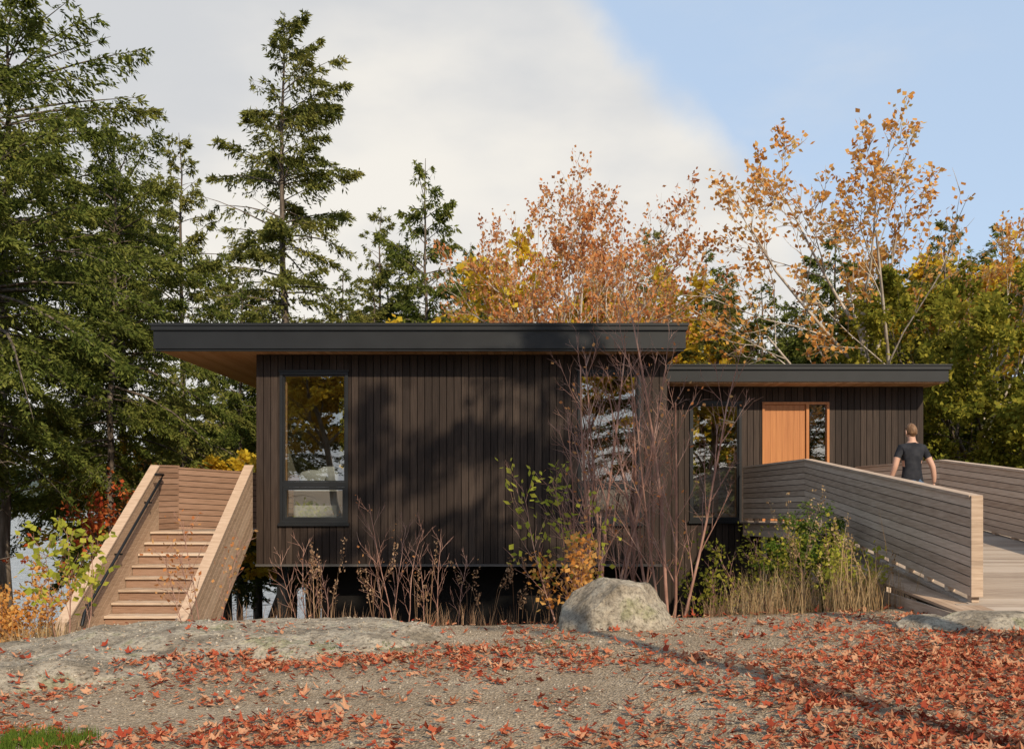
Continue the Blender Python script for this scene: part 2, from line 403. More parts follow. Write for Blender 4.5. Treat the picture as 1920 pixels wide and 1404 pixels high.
for a,b,c,d in ((x0,x0+.05,z0,z1),(x1-.05,x1,z0,z1),(x0+.05,x1-.05,z1-.05,z1),(6.37,6.43,z0,z1-.05)):
    box(mb,a,b,y-.025,y+.14,c,d,0)
nb=7;w=(6.37-(x0+.05))/nb
for i in range(nb):box(mb,x0+.05+i*w+.002,x0+.05+(i+1)*w-.002,y+.02,y+.07,z0+.02,z1-.052,1)
box(mb,6.28,6.30,y-.04,y-.02,-.1,.5,2);box(mb,6.28,6.30,y-.02,y+.02,.4,.42,2);box(mb,6.28,6.30,y-.02,y+.02,-.05,-.03,2)
mb.obj('front_door',[M_door,M_door,M_black],house)
g=MB();g.add([(6.43,y+.05,z0),(x1-.05,y+.05,z0),(x1-.05,y+.05,z1-.05),(6.43,y+.05,z1-.05)],[(0,1,2,3)]);g.obj('door_sidelight_glass',[M_glass],house)
mb=MB()
box(mb,-4.63,2.75,18.19,24.98,-.80,-.75,1)
box(mb,-4.63,2.75,18.19,24.98,2.42,2.46,0)
box(mb,-4.639,-4.60,18.19,25,-.75,2.42,0)
box(mb,-1.2,-1.1,18.19,25,-.75,2.42,0);box(mb,.6,.7,18.19,25,-.75,2.42,2)
wall_x(mb,-4.6,2.75,24.9,.1,-.75,2.42,[(-4.5,-2.6,-.4,2.3)],0,0)
box(mb,.71,2.75,21.0,21.1,-.75,2.42,2)
wall_x(mb,2.92,8.75,26.9,.1,-.75,2.1,[(3.1,6.4,-.74,2.0)],0,2)
box(mb,2.93,8.75,20.985,27,-.80,-.75,1);box(mb,2.93,8.75,20.985,27,2.12,2.16,2)
for x in (3.6,4.75,5.3,6.4):box(mb,x-.06,x+.06,26.7,26.88,-.75,2.1,2)
box(mb,3.0,6.4,26.72,26.86,1.15,1.25,2)
box(mb,4.72,4.86,22.6,22.74,-.75,2.12,2)
mb.obj('interior_rooms',[M_white,M_floor,M_door],house)
mb=MB();box(mb,-4.3,-2.4,19.0,21.0,-.7,-.25,0);ob=mb.obj('bed',[M_linen],house)
bv=ob.modifiers.new('b','BEVEL');bv.width=.08;bv.segments=3
def blob(name,c,s,m,par,seed=0):
    import bmesh
    bm=bmesh.new();bmesh.ops.create_uvsphere(bm,u_segments=24,v_segments=14,radius=1)
    for v in bm.verts:
        q=v.co;e=lambda t:math.copysign(abs(t)**.7,t)
        v.co=Vector((e(q.x)*s[0],q.y*s[1],e(q.z)*s[2]))*(1+.08*mn.noise(q*2+Vector((seed,0,0))))
    me=bpy.data.meshes.new(name);bm.to_mesh(me);bm.free();me.materials.append(m)
    for p in me.polygons:p.use_smooth=True
    o=bpy.data.objects.new(name,me);COL.objects.link(o);o.location=c;o.parent=par
    o.rotation_euler=(.35,0,seed*.1);return o
blob('pillow_1',(-3.85,18.55,.16),(.26,.10,.16),M_linen,house,1)
blob('pillow_2',(-3.35,18.52,.14),(.24,.10,.15),M_linen,house,2)
blob('pillow_3',(-3.55,18.75,.20),(.28,.10,.20),M_linen,house,3)
mb=MB();box(mb,-4.2,-2.9,18.4,18.85,-.75,-.03,0);ob=mb.obj('window_bench',[M_linen],house)
bv=ob.modifiers.new('b','BEVEL');bv.width=.06;bv.segments=3
mb=MB();box(mb,-3.4,-2.7,21.98,22.01,.6,1.4,0);box(mb,-3.35,-2.75,21.97,21.979,.65,1.35,1)
mb.obj('wall_picture',[M_black,M_pic],house)
mb=MB();box(mb,-3.7,-1.2,22.04,22.14,-.75,2.42,0);mb.obj('partition',[M_white],house)

# ------------------------------------------------------------------ cedar railings
def rail(mb,p0,p1,H,cap=True,pitch=.107,th=.12,mi=0,gap=.012):
    n=max(1,int(round(H/pitch)));pt=H/n
    for i in range(n):
        q0=(p0[0],p0[1],p0[2]+i*pt+gap/2);q1=(p1[0],p1[1],p1[2]+i*pt+gap/2)
        for s in (-1,1):beam(mb,q0,q1,.024,pt-gap,mi,s*(th/2-.012-R0.uniform(0,.002)))
    beam(mb,(p0[0],p0[1],p0[2]+.02),(p1[0],p1[1],p1[2]+.02),th-.055,H-.04,2)
    if cap:
        beam(mb,(p0[0],p0[1],p0[2]+H),(p1[0],p1[1],p1[2]+H),th+.03,.035,mi)
def endcap(mb,p,d,H,th=.12,mi=0):
    d=np.array(d,float);d/=np.linalg.norm(d)
    a=np.array(p,float)+d*.003;b=a+d*.03
    beam(mb,a,b,th+.004,H+.03,mi)
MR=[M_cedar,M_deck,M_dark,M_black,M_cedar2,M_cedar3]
ramp=empty('entry_ramp')
A=(4.98,20.5,-.68);B=(5.39,17.5,-.60);C=(5.06,10.47,-1.20)
A2=(7.36,20.4,-.68);B2=(8.07,18.0,-.60);C2=(8.10,10.3,-1.24)
mb=MB()
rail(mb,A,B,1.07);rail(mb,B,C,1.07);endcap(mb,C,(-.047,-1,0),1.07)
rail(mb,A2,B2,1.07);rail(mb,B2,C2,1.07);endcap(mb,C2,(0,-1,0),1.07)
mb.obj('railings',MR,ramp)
def interp(y,P):
    P=sorted(P,key=lambda p:p[1])
    return (np.interp(y,[p[1] for p in P],[p[0] for p in P]),np.interp(y,[p[1] for p in P],[p[2] for p in P]))
mb=MB();y=9.75
while y<20.72:
    ya,yb=y+.004,y+.136
    xa,za=interp(ya,[A,B,C,(4.95,9.7,-1.30)]);xb,zb=interp(yb,[A,B,C,(4.95,9.7,-1.30)])
    xc,_=interp(ya,[A2,B2,C2]);xd,_=interp(yb,[A2,B2,C2])
    za-=.07;zb-=.07
    if y<10.4: xa=xb=4.9
    t=.035
    mb.add([(xa-.08,ya,za-t),(xc+.08,ya,za-t),(xd+.08,yb,zb-t),(xb-.08,yb,zb-t),(xa-.08,ya,za),(xc+.08,ya,za),(xd+.08,yb,zb),(xb-.08,yb,zb)],BF,1)
    y+=.14
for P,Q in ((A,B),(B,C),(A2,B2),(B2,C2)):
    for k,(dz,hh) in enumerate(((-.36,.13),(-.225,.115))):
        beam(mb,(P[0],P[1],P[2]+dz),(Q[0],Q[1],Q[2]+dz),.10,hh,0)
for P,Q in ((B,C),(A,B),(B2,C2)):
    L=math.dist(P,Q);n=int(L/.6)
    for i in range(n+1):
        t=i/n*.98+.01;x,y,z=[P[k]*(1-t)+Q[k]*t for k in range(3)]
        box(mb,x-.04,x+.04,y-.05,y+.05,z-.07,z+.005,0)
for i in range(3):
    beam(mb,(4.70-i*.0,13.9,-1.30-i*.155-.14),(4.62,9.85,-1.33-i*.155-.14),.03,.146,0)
for i in range(5):
    xx=4.74+i*.085
    beam(mb,(xx,13.9,-1.155),(xx-.06,9.85,-1.335),.08,.03,4)
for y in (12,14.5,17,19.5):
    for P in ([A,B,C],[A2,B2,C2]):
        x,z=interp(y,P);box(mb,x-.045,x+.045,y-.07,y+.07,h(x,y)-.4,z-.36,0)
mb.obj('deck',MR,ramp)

stairs=empty('exterior_stairs')
mb=MB()
st=lambda y:.37-(18.0-y)*.645
for xc in (-6.69,-4.93):
    rail(mb,(xc,18.0,st(18)-1.28),(xc,14.25,st(14.25)-1.28),1.28,th=.14,mi=4,pitch=.14)
    endcap(mb,(xc,14.25,st(14.25)-1.28),(0,-1,0),1.28,.14,4)
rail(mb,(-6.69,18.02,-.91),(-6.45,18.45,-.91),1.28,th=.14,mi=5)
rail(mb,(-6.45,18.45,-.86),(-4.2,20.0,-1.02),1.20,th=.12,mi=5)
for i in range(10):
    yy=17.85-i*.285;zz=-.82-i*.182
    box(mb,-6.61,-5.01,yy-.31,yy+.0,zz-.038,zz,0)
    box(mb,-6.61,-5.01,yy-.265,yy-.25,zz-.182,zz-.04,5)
box(mb,-6.61,-4.9,17.85,20.0,-.86,-.822,1)
box(mb,-6.61,-5.0,17.9,18.0,-1.2,-.87,0)
tube(mb,[(-6.50,17.5,.22),(-6.50,17.9,.22),(-6.5,17.75,.12),(-6.5,17.6,.02),(-6.5,14.6,.02-3.0*.645),(-6.5,14.5,-2.1)],.028,4,3,True,True)
for y in (17.3,16,14.9):box(mb,-6.62,-6.49,y-.02,y+.02,st(y)-.22,st(y)-.19,3)
mb.obj('stair_parts',MR,stairs)

# ------------------------------------------------------------------ trees
def conifer_mesh(name,seed,H,Rd,B,NT,K,cs,leaf,needle,shape=.85,thin=.5):
    rng=np.random.default_rng(seed);mb=MB()
    zt=np.linspace(0,H,14);wob=np.cumsum(rng.normal(0,.05,(14,2)),0)
    pts=np.column_stack([wob[:,0],wob[:,1],zt]);pts[:,:2]-=pts[0,:2]
    tube(mb,pts,np.maximum(.011*H*(1-zt/H)**.85+.01,.01),8,0)
    u=np.sort(rng.uniform(0,1,B));t=cs+(1-cs)*u*.995
    prof=((1-u)**shape)*np.minimum(1,.5+1.8*u)
    L=Rd*prof*rng.choice([.45,.75,1.,1.25],B,p=[.2,.3,.35,.15])*rng.uniform(.85,1.15,B)+.10
    az=np.arange(B)*2.4+rng.normal(0,.6,B)
    ph=rng.uniform(0,6)
    L*=1+.25*np.cos(az-ph+u*5)
    e0=-.02+.75*u**1.3+rng.normal(0,.16,B);dr=.40-.30*u+rng.normal(0,.08,B)
    z0=t*H;x0=np.interp(z0,zt,pts[:,0]);y0=np.interp(z0,zt,pts[:,1])
    ca,sa=np.cos(az),np.sin(az)
    def bp(s,i):
        r=L[i]*s;bend=.12*np.sin(s*3+i)*L[i]*.4
        return np.stack([x0[i]+ca[i]*r-sa[i]*bend,y0[i]+sa[i]*r+ca[i]*bend,z0[i]+L[i]*(e0[i]*s-dr[i]*s*s)],-1)
    for i in range(B):
        s=np.linspace(0,1,5);tube(mb,bp(s,np.full(5,i)),(.008+.010*L[i])*(1-s*.85),3,0)
    for i in range(16):
        zz=H*rng.uniform(.06,cs+.15);a=rng.uniform(0,6.28);l=rng.uniform(.4,1.8)
        tube(mb,[(0,0,zz),(math.cos(a)*l*.5,math.sin(a)*l*.5,zz+.1*l),(math.cos(a)*l,math.sin(a)*l,zz-.1*l)],[.02,.012,.004],3,0)
    w=(L**1.25)*rng.uniform(1-thin,1,B)**2;w/=w.sum()
    ii=rng.choice(B,NT,p=w);s=rng.uniform(.08,1.0,NT)**.75;n=NT
    P=bp(s,ii);side=np.where(rng.uniform(size=n)<.5,-1,1)*rng.uniform(.4,1.15,n)
    a2=az[ii]+side
    td=np.stack([np.cos(a2),np.sin(a2),-.22+rng.normal(0,.15,n)],-1)
    tl=(L[ii]*.30*(1.2-s)*rng.uniform(.5,1.3,n)+.08)
    q=rng.uniform(0,1,(n,K))
    Cn=P[:,None,:]+td[:,None,:]*(tl[:,None]*q)[...,None]+rng.normal(0,.025,(n,K,3))
    Cn[...,2]-=.22*(tl[:,None]*q**2)
    Dn=np.repeat(td[:,None,:],K,1)+np.array([0,0,-.2])
    leafquads(mb,Cn.reshape(-1,3),Dn.reshape(-1,3),leaf,leaf*.16,rng,1,.5)
    return mb.mesh(name,[M_bark,needle]),H
CON=[conifer_mesh('hemlock_a',1,18,4.0,150,4200,11,.20,.20,M_needle,.8,.6),
     conifer_mesh('hemlock_b',2,18,3.8,125,3300,11,.26,.20,M_needle2,.7,.8),
     conifer_mesh('hemlock_c',3,14,3.8,120,3400,11,.18,.19,M_needle,.75,.7),
     conifer_mesh('hemlock_tall',4,24,4.6,165,4800,12,.30,.22,M_needle2,.55,.85),
     conifer_mesh('hemlock_near',5,13,3.8,140,4600,13,.34,.14,M_needle,.6,.75),
     conifer_mesh('hemlock_high',6,15,3.0,90,1700,11,.52,.20,M_needle,.6,.8)]
def place(me,H,x,y,top,name,rz=None,wf=1.,par=None,base=None):
    o=bpy.data.objects.new(name,me);COL.objects.link(o)
    b=h(x,y)-.1 if base is None else base
    s=(top-b)/H;o.location=(x,y,b);o.scale=(s*wf,s*wf,s);o.rotation_euler=(0,0,random.uniform(0,6.28) if rz is None else rz)
    if par:o.parent=par
    return o
for v,x,y,top,wf in [(4,-10.9,20,10.0,.9),(4,-12.4,23.5,12.0,1.),(4,-10.2,24.5,9.2,.75),
    (2,-11.9,29,9.9,.8),(1,-10.5,31,11.4,.8),(3,-8.8,38,18.6,.88),(0,-12.3,41,10.0,.85),(2,-9.9,35,7.6,.8),
    (0,-7.6,43,9.8,.95),(2,-3.6,41,14.0,.72),(1,-6.5,46,13.2,.85),(0,-2.0,44,11.2,.9),(2,-.6,40,8.9,.9),(1,-5.2,37,8.2,1.),
    (1,6.6,43,11.6,.85),(0,9.3,46,11.4,.95),(2,10.8,42,8.9,1.),(1,8.4,38,8.6,1.),(0,12.9,44,8.6,.9),(2,14.4,43,12.0,.85),
    (0,15.7,40,10.0,.95),(1,16.9,38,10.6,1.),(2,15.0,33.5,6.6,.9),(0,20.4,40,11.,1.),(1,3.4,42,9.3,1.),(4,-16.5,27,10.5,1.)]:
    m,H=CON[v];place(m,H,x,y,top,'hemlock_tree',wf=wf)
far=empty('distant_forest');rg=random.Random(4);k=0
for i in range(36):
    x=-16+i*1.15+rg.uniform(-.6,.6);y=rg.uniform(44,52)
    if x<-9 and i%2:continue
    m,H=CON[rg.choice([0,1,2])];k+=1
    place(m,H,x,y,rg.uniform(7.,10.6) if x>-10 else rg.uniform(4,8),'tree_%d'%k,wf=1.35,par=far)
for i in range(14):
    x=-7.5+i*1.85+rg.uniform(-.6,.6);y=rg.uniform(32,37)
    m,H=CON[rg.choice([0,1,2])];k+=1
    place(m,H,x,y,rg.uniform(4.,6.8),'tree_%d'%k,wf=1.4,par=far)

def nrm(v):return v/(np.linalg.norm(v)+1e-9)
def grow(mb,LV,rng,p,d,L,r,lv,levels,wander,upb,leafd,nleaf,rmin=.0025,sides=(7,5,4,3,3,3)):
    n=7 if lv==0 else 4
    pts=[p];dd=d;dirs=[d]
    for k in range(n):
        dd=nrm(dd+rng.normal(0,wander,3)+np.array([0,0,upb]));p=p+dd*L/n;pts.append(p);dirs.append(dd)
    last=lv>=len(levels)
    rad=np.linspace(r,r*(.3 if last else .35),n+1)
    tube(mb,pts,rad,sides[min(lv,5)],0)
    if lv>=leafd and nleaf>0:
        m=rng.poisson(nleaf)
        for _ in range(m):
            t=rng.uniform(.1,1)*n;i=min(int(t),n-1);LV.append((pts[i]+(pts[i+1]-pts[i])*(t-i)+rng.normal(0,.07,3),dirs[i+1]))
    if last:return
    kids,ratio,spread,tmin=levels[lv]
    for c in range(kids):
        t=(tmin+(1-tmin)*((c+rng.uniform(0,1))/kids))*n;i=min(int(t),n-1)
        q=pts[i]+(pts[i+1]-pts[i])*(t-i)
        a=c*2.4+rng.uniform(-.6,.6);base=dirs[i+1]
        ref=nrm(np.cross(base,[.3,.8,.1]));ref2=np.cross(base,ref)
        nd=nrm(base+spread*rng.uniform(.7,1.3)*(math.cos(a)*ref+math.sin(a)*ref2))
        tt=(t/n-tmin)/(1-tmin+1e-6)
        grow(mb,LV,rng,q,nd,L*ratio*rng.uniform(.7,1.25)*(1.15-.5*tt),max(rmin,np.interp(t,range(n+1),rad)*.55),lv+1,levels,wander,upb,leafd,nleaf,rmin)
def decid_mesh(name,seed,H,levels,bark,leafm,nleaf,lsize,r=None,d=(0,0,1),leafd=2,wander=.12,upb=.05,L0=.6,asp=.36,stems=1,sbase=.15,rmin=.0025):
    rng=np.random.default_rng(seed);mb=MB();LV=[]
    for s in range(stems):
        a=s*2.4+seed;off=np.array([math.cos(a),math.sin(a),0])*sbase*(s>0)
        dd=nrm(np.array(d,float)+(off*1.2 if s else 0)+rng.normal(0,.03,3)*(s>0))
        grow(mb,LV,rng,off*rng.uniform(.5,1.4),dd,H*L0*(1 if s==0 else rng.uniform(.7,1)),(r or H*.013)*(1 if s==0 else rng.uniform(.55,.95)),0,levels,wander,upb,leafd,nleaf,rmin)
    if LV:
        Cn=np.array([a for a,_ in LV]);Dn=np.array([b for _,b in LV])
        leafquads(mb,Cn,Dn+np.array([0,0,-.3]),lsize,lsize*asp,rng,1,.8)
    top=max(v[:,2].max() for v in mb.v)
    return mb.mesh(name,[bark,leafm]),top
BIG=[(7,.58,.75,.32),(5,.55,.7,.2),(4,.55,.7,.2),(4,.5,.7,.2)]
BIG2=[(8,.56,.75,.30),(6,.55,.7,.2),(5,.55,.7,.2),(4,.5,.7,.2)]
BIG3=[(7,.60,.80,.45),(5,.55,.65,.25),(4,.5,.65,.25),(3,.5,.65,.2)]
Dor,Ho=decid_mesh('orange_maple',21,13,BIG,M_barkpale,M_lorange,5.5,.13,leafd=3,wander=.12,upb=.06,L0=.62,rmin=.007,asp=.45)
Dsp,Hs=decid_mesh('sparse_maple',29,14,BIG3,M_barkpale,M_lorange,8,.13,leafd=3,wander=.10,upb=.07,L0=.62,rmin=.011,asp=.45,d=(-.12,0,1),r=.2)
Dru,Hr=decid_mesh('rust_maple',22,12,BIG2,M_barkpale,M_lrust,6.0,.10,leafd=3,wander=.11,upb=.08,L0=.6,rmin=.006,asp=.48)
Dye,Hy=decid_mesh('yellow_maple',23,11,BIG,M_bark,M_lyellow,24,.16,leafd=3,wander=.14,upb=.04,L0=.55,asp=.45)
Dyg,Hg=decid_mesh('yellowgreen_tree',24,10,BIG,M_bark,M_lyg,26,.13,leafd=2,wander=.14,upb=.03,L0=.6)
place(Dsp,Hs,13.4,32,12.0,'orange_maple_tree',.3,1.0)
place(Dsp,Hs,15.0,34,9.8,'orange_maple_tree',2.4,.85)
place(Dru,Hr,1.6,30,10.6,'rust_maple_tree',1.0,.85)
place(Dru,Hr,2.3,29,9.3,'rust_maple_tree',4.4,.75)
place(Dye,Hy,.4,33,8.4,'yellow_maple_tree',1.2,.95)
place(Dye,Hy,1.7,32,6.4,'yellow_maple_tree',3.2,1.1)
place(Dye,Hy,19.2,36,11.0,'yellow_maple_tree',2.2,1.15)
place(Dyg,Hg,17.6,33,9.0,'yellow_green_tree',2.9,1.)
place(Dyg,Hg,15.9,29.5,7.6,'yellow_green_tree',.2,.95)
place(Dyg,Hg,17.2,28,6.8,'yellow_green_tree',1.7,1.)
place(Dyg,Hg,13.2,31,4.4,'yellow_green_tree',2.7,1.2)
place(Dyg,Hg,-8.4,33,3.2,'yellow_green_tree',3.7,1.2)
place(Dyg,Hg,-12.6,31,2.6,'yellow_green_tree',5.7,1.2)
place(Dye,Hy,-10.9,30,1.6,'yellow_maple_tree',.7,1.2)
place(Dor,Ho,-9.4,28,.9,'orange_maple_tree',1.9,1.5)
Dred,Hd=decid_mesh('red_maple',27,5,BIG[:3],M_bark,M_lred,10,.12,leafd=1,wander=.15,upb=.0,L0=.6)
place(Dred,Hd,-9.6,22.5,.5,'red_maple_tree',1.9,1.1)
# trees behind / beside the viewpoint (reflections and dappled light)
for me,H,x,y,top,n,wf in [(CON[5][0],15,6.6,5.0,13.2,'hemlock_tree',.8),(CON[5][0],15,4.4,2.1,13.0,'hemlock_tree',.8),
    (Dye,Hy,-9,-14,9,'yellow_maple_tree',1.2),(Dor,Ho,-4,-16,11,'orange_maple_tree',1.2),(Dye,Hy,-14,-14,11,'yellow_maple_tree',1.2),(CON[2][0],14,-1,-24,13,'hemlock_tree',1.2),
    (CON[0][0],18,-9,-26,15,'hemlock_tree',1.2),(Dye,Hy,4,-18,9,'yellow_maple_tree',1.3),(CON[2][0],14,8,-22,12,'hemlock_tree',1.4),(CON[2][0],14,-14,-23,13,'hemlock_tree',1.4),
    (CON[2][0],14,12.5,-17,10.5,'hemlock_tree',1.5),(Dye,Hy,11,-12,7,'yellow_maple_tree',1.3),(CON[2][0],14,18,-16,11,'hemlock_tree',1.5),(Dor,Ho,16,-12,8,'orange_maple_tree',1.4)]:
    place(me,H,x,y,top,n,wf=wf,rz=1.3+x)

# saplings in front of the house
SAP=[(11,.24,.46,.16),(4,.45,.6,.25),(2,.5,.6,.3)]
for nm,seed,H,x,y,st_,L0 in [('bare_sapling',31,4.2,1.2,13.0,7,.95),('bare_sapling',33,4.4,2.05,12.6,5,.95),('bare_sapling',35,3.6,1.65,13.4,2,.95)]:
    me,top=decid_mesh(nm,seed,H,SAP,M_twig,M_lrust,.12,.06,r=.027,leafd=2,wander=.035,upb=.035,L0=L0,stems=st_,sbase=.17,rmin=.0036)
    o=bpy.data.objects.new(nm,me);COL.objects.link(o);o.location=(x,y,h(x,y)-.05)
SMALL=[(9,.28,.6,.2),(3,.5,.6,.2)]
for nm,seed,H,x,y,lm,nl,ls,st_ in [('dry_shrub',41,1.9,-1.55,12.6,M_lrust,.1,.04,4),('dry_shrub',42,1.2,-2.6,12.3,M_lrust,.1,.04,4),('dry_shrub',48,1.3,-.95,12.3,M_lrust,.1,.04,3),
      ('yellow_leaf_sapling',43,2.0,.75,12.0,M_llime,1.6,.09,4),('orange_leaf_shrub',44,1.0,.75,11.7,M_lorange,3.4,.08,4),
      ('yellow_green_sapling',45,1.45,-5.25,11.4,M_llime,2.4,.10,3),('red_leaf_sapling',46,1.6,-3.95,12.2,M_lrust,1.2,.06,4),
      ('orange_shrub',47,1.6,-7.6,15.5,M_lorange,6,.09,6),('orange_shrub',49,1.3,-8.8,16.5,M_lorange,6,.09,6),('orange_shrub',50,1.4,-7.4,19.5,M_lorange,6,.09,6),
      ('yellow_green_shrub',51,1.3,4.1,13.2,M_lyg,4.5,.065,6),('yellow_green_shrub',52,1.5,3.75,14.3,M_lyg,4.5,.065,6),('yellow_green_shrub',53,.9,4.3,12.3,M_llime,3.2,.065,6),('yellow_green_shrub',54,1.,2.9,13.9,M_lyg,3,.065,5)]:
    me,top=decid_mesh(nm,seed,H,SMALL,M_twig,lm,nl,ls,r=.009,leafd=1,wander=.08,upb=.04,L0=.95,stems=st_,sbase=.2,asp=.36 if ls<.1 else .42,rmin=.003)
    o=bpy.data.objects.new(nm,me);COL.objects.link(o);o.location=(x,y,h(x,y)-.03)
me,H=conifer_mesh('small_spruce',9,1.6,.6,80,1600,8,.05,.06,M_green,.8,.3)
place(me,1.6,4.1,14.0,-.25,'small_spruce_tree')

# weeds and grass
def blades(name,pts,hh,n,m,spread=.12,w=.006,heads=False):
    rng=np.random.default_rng(len(pts)*7+n);P=[];mb=MB()
    for (x,y) in pts:
        a=rng.uniform(0,6.28,n);r=rng.uniform(0,spread,n)
        for k in range(n):
            bx,by=x+math.cos(a[k])*r[k],y+math.sin(a[k])*r[k]
            L=hh*rng.uniform(.4,1.1);d=rng.normal(0,.2,2);z=hs(bx,by)-.01
            wv=np.array([math.cos(a[k]*3),math.sin(a[k]*3),0])*w
            p0=np.array([bx,by,z]);p1=p0+np.array([d[0]*L*.4,d[1]*L*.4,L*.6]);p2=p0+np.array([d[0]*L,d[1]*L,L*.97])
            mb.add([p0-wv,p0+wv,p1+wv*.7,p1-wv*.7,p2+wv*.1,p2-wv*.1],[(0,1,2,3),(3,2,4,5)])
            if heads and rng.uniform()<.8:
                m2=34;t=rng.uniform(.62,1.,m2)[:,None];C=p0+(p2-p0)*t+rng.normal(0,.018,(m2,3))
                leafquads(mb,C,np.tile([0,0,1.],(m2,1)),.035,.012,rng,0,.7)
    return mb.obj(name,[m])
rg=random.Random(8)
blades('dry_grass',[(rg.uniform(-3.4,3.2),rg.uniform(11.3,12.6)) for _ in range(80)],.30,9,M_weed,.2,.0035)
blades('dry_grass',[(rg.uniform(2.6,4.7),rg.uniform(11.2,12.8)) for _ in range(85)],.6,13,M_dry,.18,.004)
blades('dry_grass',[(rg.uniform(-9,-5.6),rg.uniform(11.3,15.5)) for _ in range(330)],.42,16,M_dry,.25,.005)
blades('goldenrod_weeds',[(x,rg.uniform(11.6,12.3)) for x in (-2.45,-2.35,-1.75,-1.68,-2.2,-1.2,-1.0,-.55,-.3,.05,.25)],1.05,3,M_weed,.08,.005,True)
blades('goldenrod_weeds',[(3.55+rg.uniform(-.1,.1),11.7) for _ in range(3)]+[(x,11.6) for x in (3.9,4.1,4.3,4.5)],1.5,3,M_dry,.12,.006,True)
blades('green_grass',[(-3.05+rg.uniform(-.28,.25),6.25+rg.uniform(-.15,.2)) for _ in range(60)],.10,26,M_green,.07,.003)
blades('green_grass',[(rg.uniform(-2.2,.8),rg.uniform(9.2,9.8)) for _ in range(26)],.05,12,M_green,.09,.003)

# ------------------------------------------------------------------ person
M_skin=mat('skin',[(.42,.24,.17),(.48,.28,.20)],.55,8,island=0)
M_shirt=mat('dark_tshirt',[(.018,.019,.024),(.034,.035,.041)],.85,9,island=0,bump=.012,bscale=7,spec=.1)
M_jeans=mat('blue_jeans',[(.04,.075,.14),(.08,.125,.20)],.85,12,island=0,bump=.004,bscale=12)
M_shoe=mat('brown_shoe',[(.05,.03,.02),(.08,.05,.03)],.6)
M_hair=mat('brown_hair',[(.09,.045,.02),(.20,.11,.055)],.6,30,(1,1,.4),island=0,bump=.004,bscale=60)
M_eye=mat('eye',[(.02,.02,.02),(.03,.03,.03)],.2)
def skin_mesh(nodes,edges,sub=2):
    me=bpy.data.meshes.new('tmp');me.from_pydata([n[0] for n in nodes],edges,[])
    o=bpy.data.objects.new('tmp',me);COL.objects.link(o)
    o.modifiers.new('s','SKIN');d=me.skin_vertices[0].data
    for i,n in enumerate(nodes):
        r=n[1];d[i].radius=(r,r) if not isinstance(r,tuple) else r
        d[i].use_root=(i==0)
    s=o.modifiers.new('ss','SUBSURF');s.levels=sub;s.render_levels=sub
    dg=bpy.context.evaluated_depsgraph_get();dg.update()
    res=bpy.data.meshes.new_from_object(o.evaluated_get(dg))
    bpy.data.objects.remove(o);return res
nodes=[((0,0,.96),(.15,.11)),((0,0,1.10),(.135,.10)),((0,.01,1.28),(.165,.115)),((0,.0,1.41),(.15,.10)),((0,.0,1.49),(.07,.065)),((0,.01,1.55),(.058,.058)),((0,.03,1.62),(.06,.06)),
 ((-.165,0,1.42),(.068,.068)),((-.235,-.01,1.27),(.052,.052)),((-.275,-.03,1.13),(.043,.043)),((-.30,.03,.99),(.038,.038)),((-.30,.09,.89),(.027,.027)),
 ((.165,0,1.42),(.068,.068)),((.235,-.03,1.27),(.052,.052)),((.275,-.08,1.14),(.043,.043)),((.30,-.07,1.0),(.038,.038)),((.31,-.05,.89),(.027,.027)),
 ((-.085,.01,.86),(.095,.10)),((-.095,.09,.68),(.078,.08)),((-.10,.15,.50),(.06,.06)),((-.10,.14,.30),(.055,.058)),((-.10,.12,.10),(.042,.045)),((-.105,.20,.05),(.042,.035)),((-.11,.29,.035),(.036,.028)),
 ((.085,-.01,.86),(.095,.10)),((.095,-.01,.68),(.078,.08)),((.10,-.02,.50),(.06,.06)),((.10,-.14,.32),(.055,.058)),((.10,-.27,.15),(.042,.045)),((.105,-.22,.07),(.042,.035)),((.11,-.15,.03),(.036,.028))]
edges=[(0,1),(1,2),(2,3),(3,4),(4,5),(5,6),(3,7),(7,8),(8,9),(9,10),(10,11),(3,12),(12,13),(13,14),(14,15),(15,16),(0,17),(17,18),(18,19),(19,20),(20,21),(21,22),(22,23),(0,24),(24,25),(25,26),(26,27),(27,28),(28,29),(29,30)]
body=skin_mesh(nodes,edges)
segm={}
for e in edges:
    a,b=e
    k=1
    if b in(5,6):k=0
    if b in(9,10,11,14,15,16):k=0
    if b in(17,18,19,20,21,24,25,26,27,28):k=2
    if b in(22,23,29,30):k=3
    segm[e]=k
P=np.array([n[0] for n in nodes])
for m in (M_skin,M_shirt,M_jeans,M_shoe,M_hair,M_eye):body.materials.append(m)
for p in body.polygons:
    c=np.array(p.center);best=9;bk=0
    for (a,b),k in segm.items():
        d=P[b]-P[a];t=np.clip(np.dot(c-P[a],d)/np.dot(d,d),0,1);q=np.linalg.norm(c-P[a]-d*t)
        if q<best:best=q;bk=k
    if bk==1 and c[2]<.93:bk=2
    if bk==2 and c[2]>.93:bk=1
    p.material_index=bk;p.use_smooth=True
man=bpy.data.objects.new('walking_man',body);COL.objects.link(man)
import bmesh
bm=bmesh.new();bmesh.ops.create_uvsphere(bm,u_segments=32,v_segments=24,radius=1)
for v in bm.verts:
    x,y,z=v.co;w=1-.22*max(0,-z)-.05*max(0,z)
    sx=.076*w;sy=.096*(1-.10*max(0,-z))
    X,Y,Z=x*sx,y*sy,z*.118
    if y>.6:
        Y+=.026*math.exp(-(x/.16)**2-((z+.12)/.16)**2)
        Y-=.007*(math.exp(-((abs(x)-.38)/.16)**2-((z-.06)/.12)**2))
        Y+=.006*math.exp(-(x/.3)**2-((z+.48)/.07)**2)
        Y+=.008*math.exp(-(x/.3)**2-((z+.85)/.15)**2)
    if y<-.1 and z<-.35: Y*=.8
    v.co=(X,Y,Z)
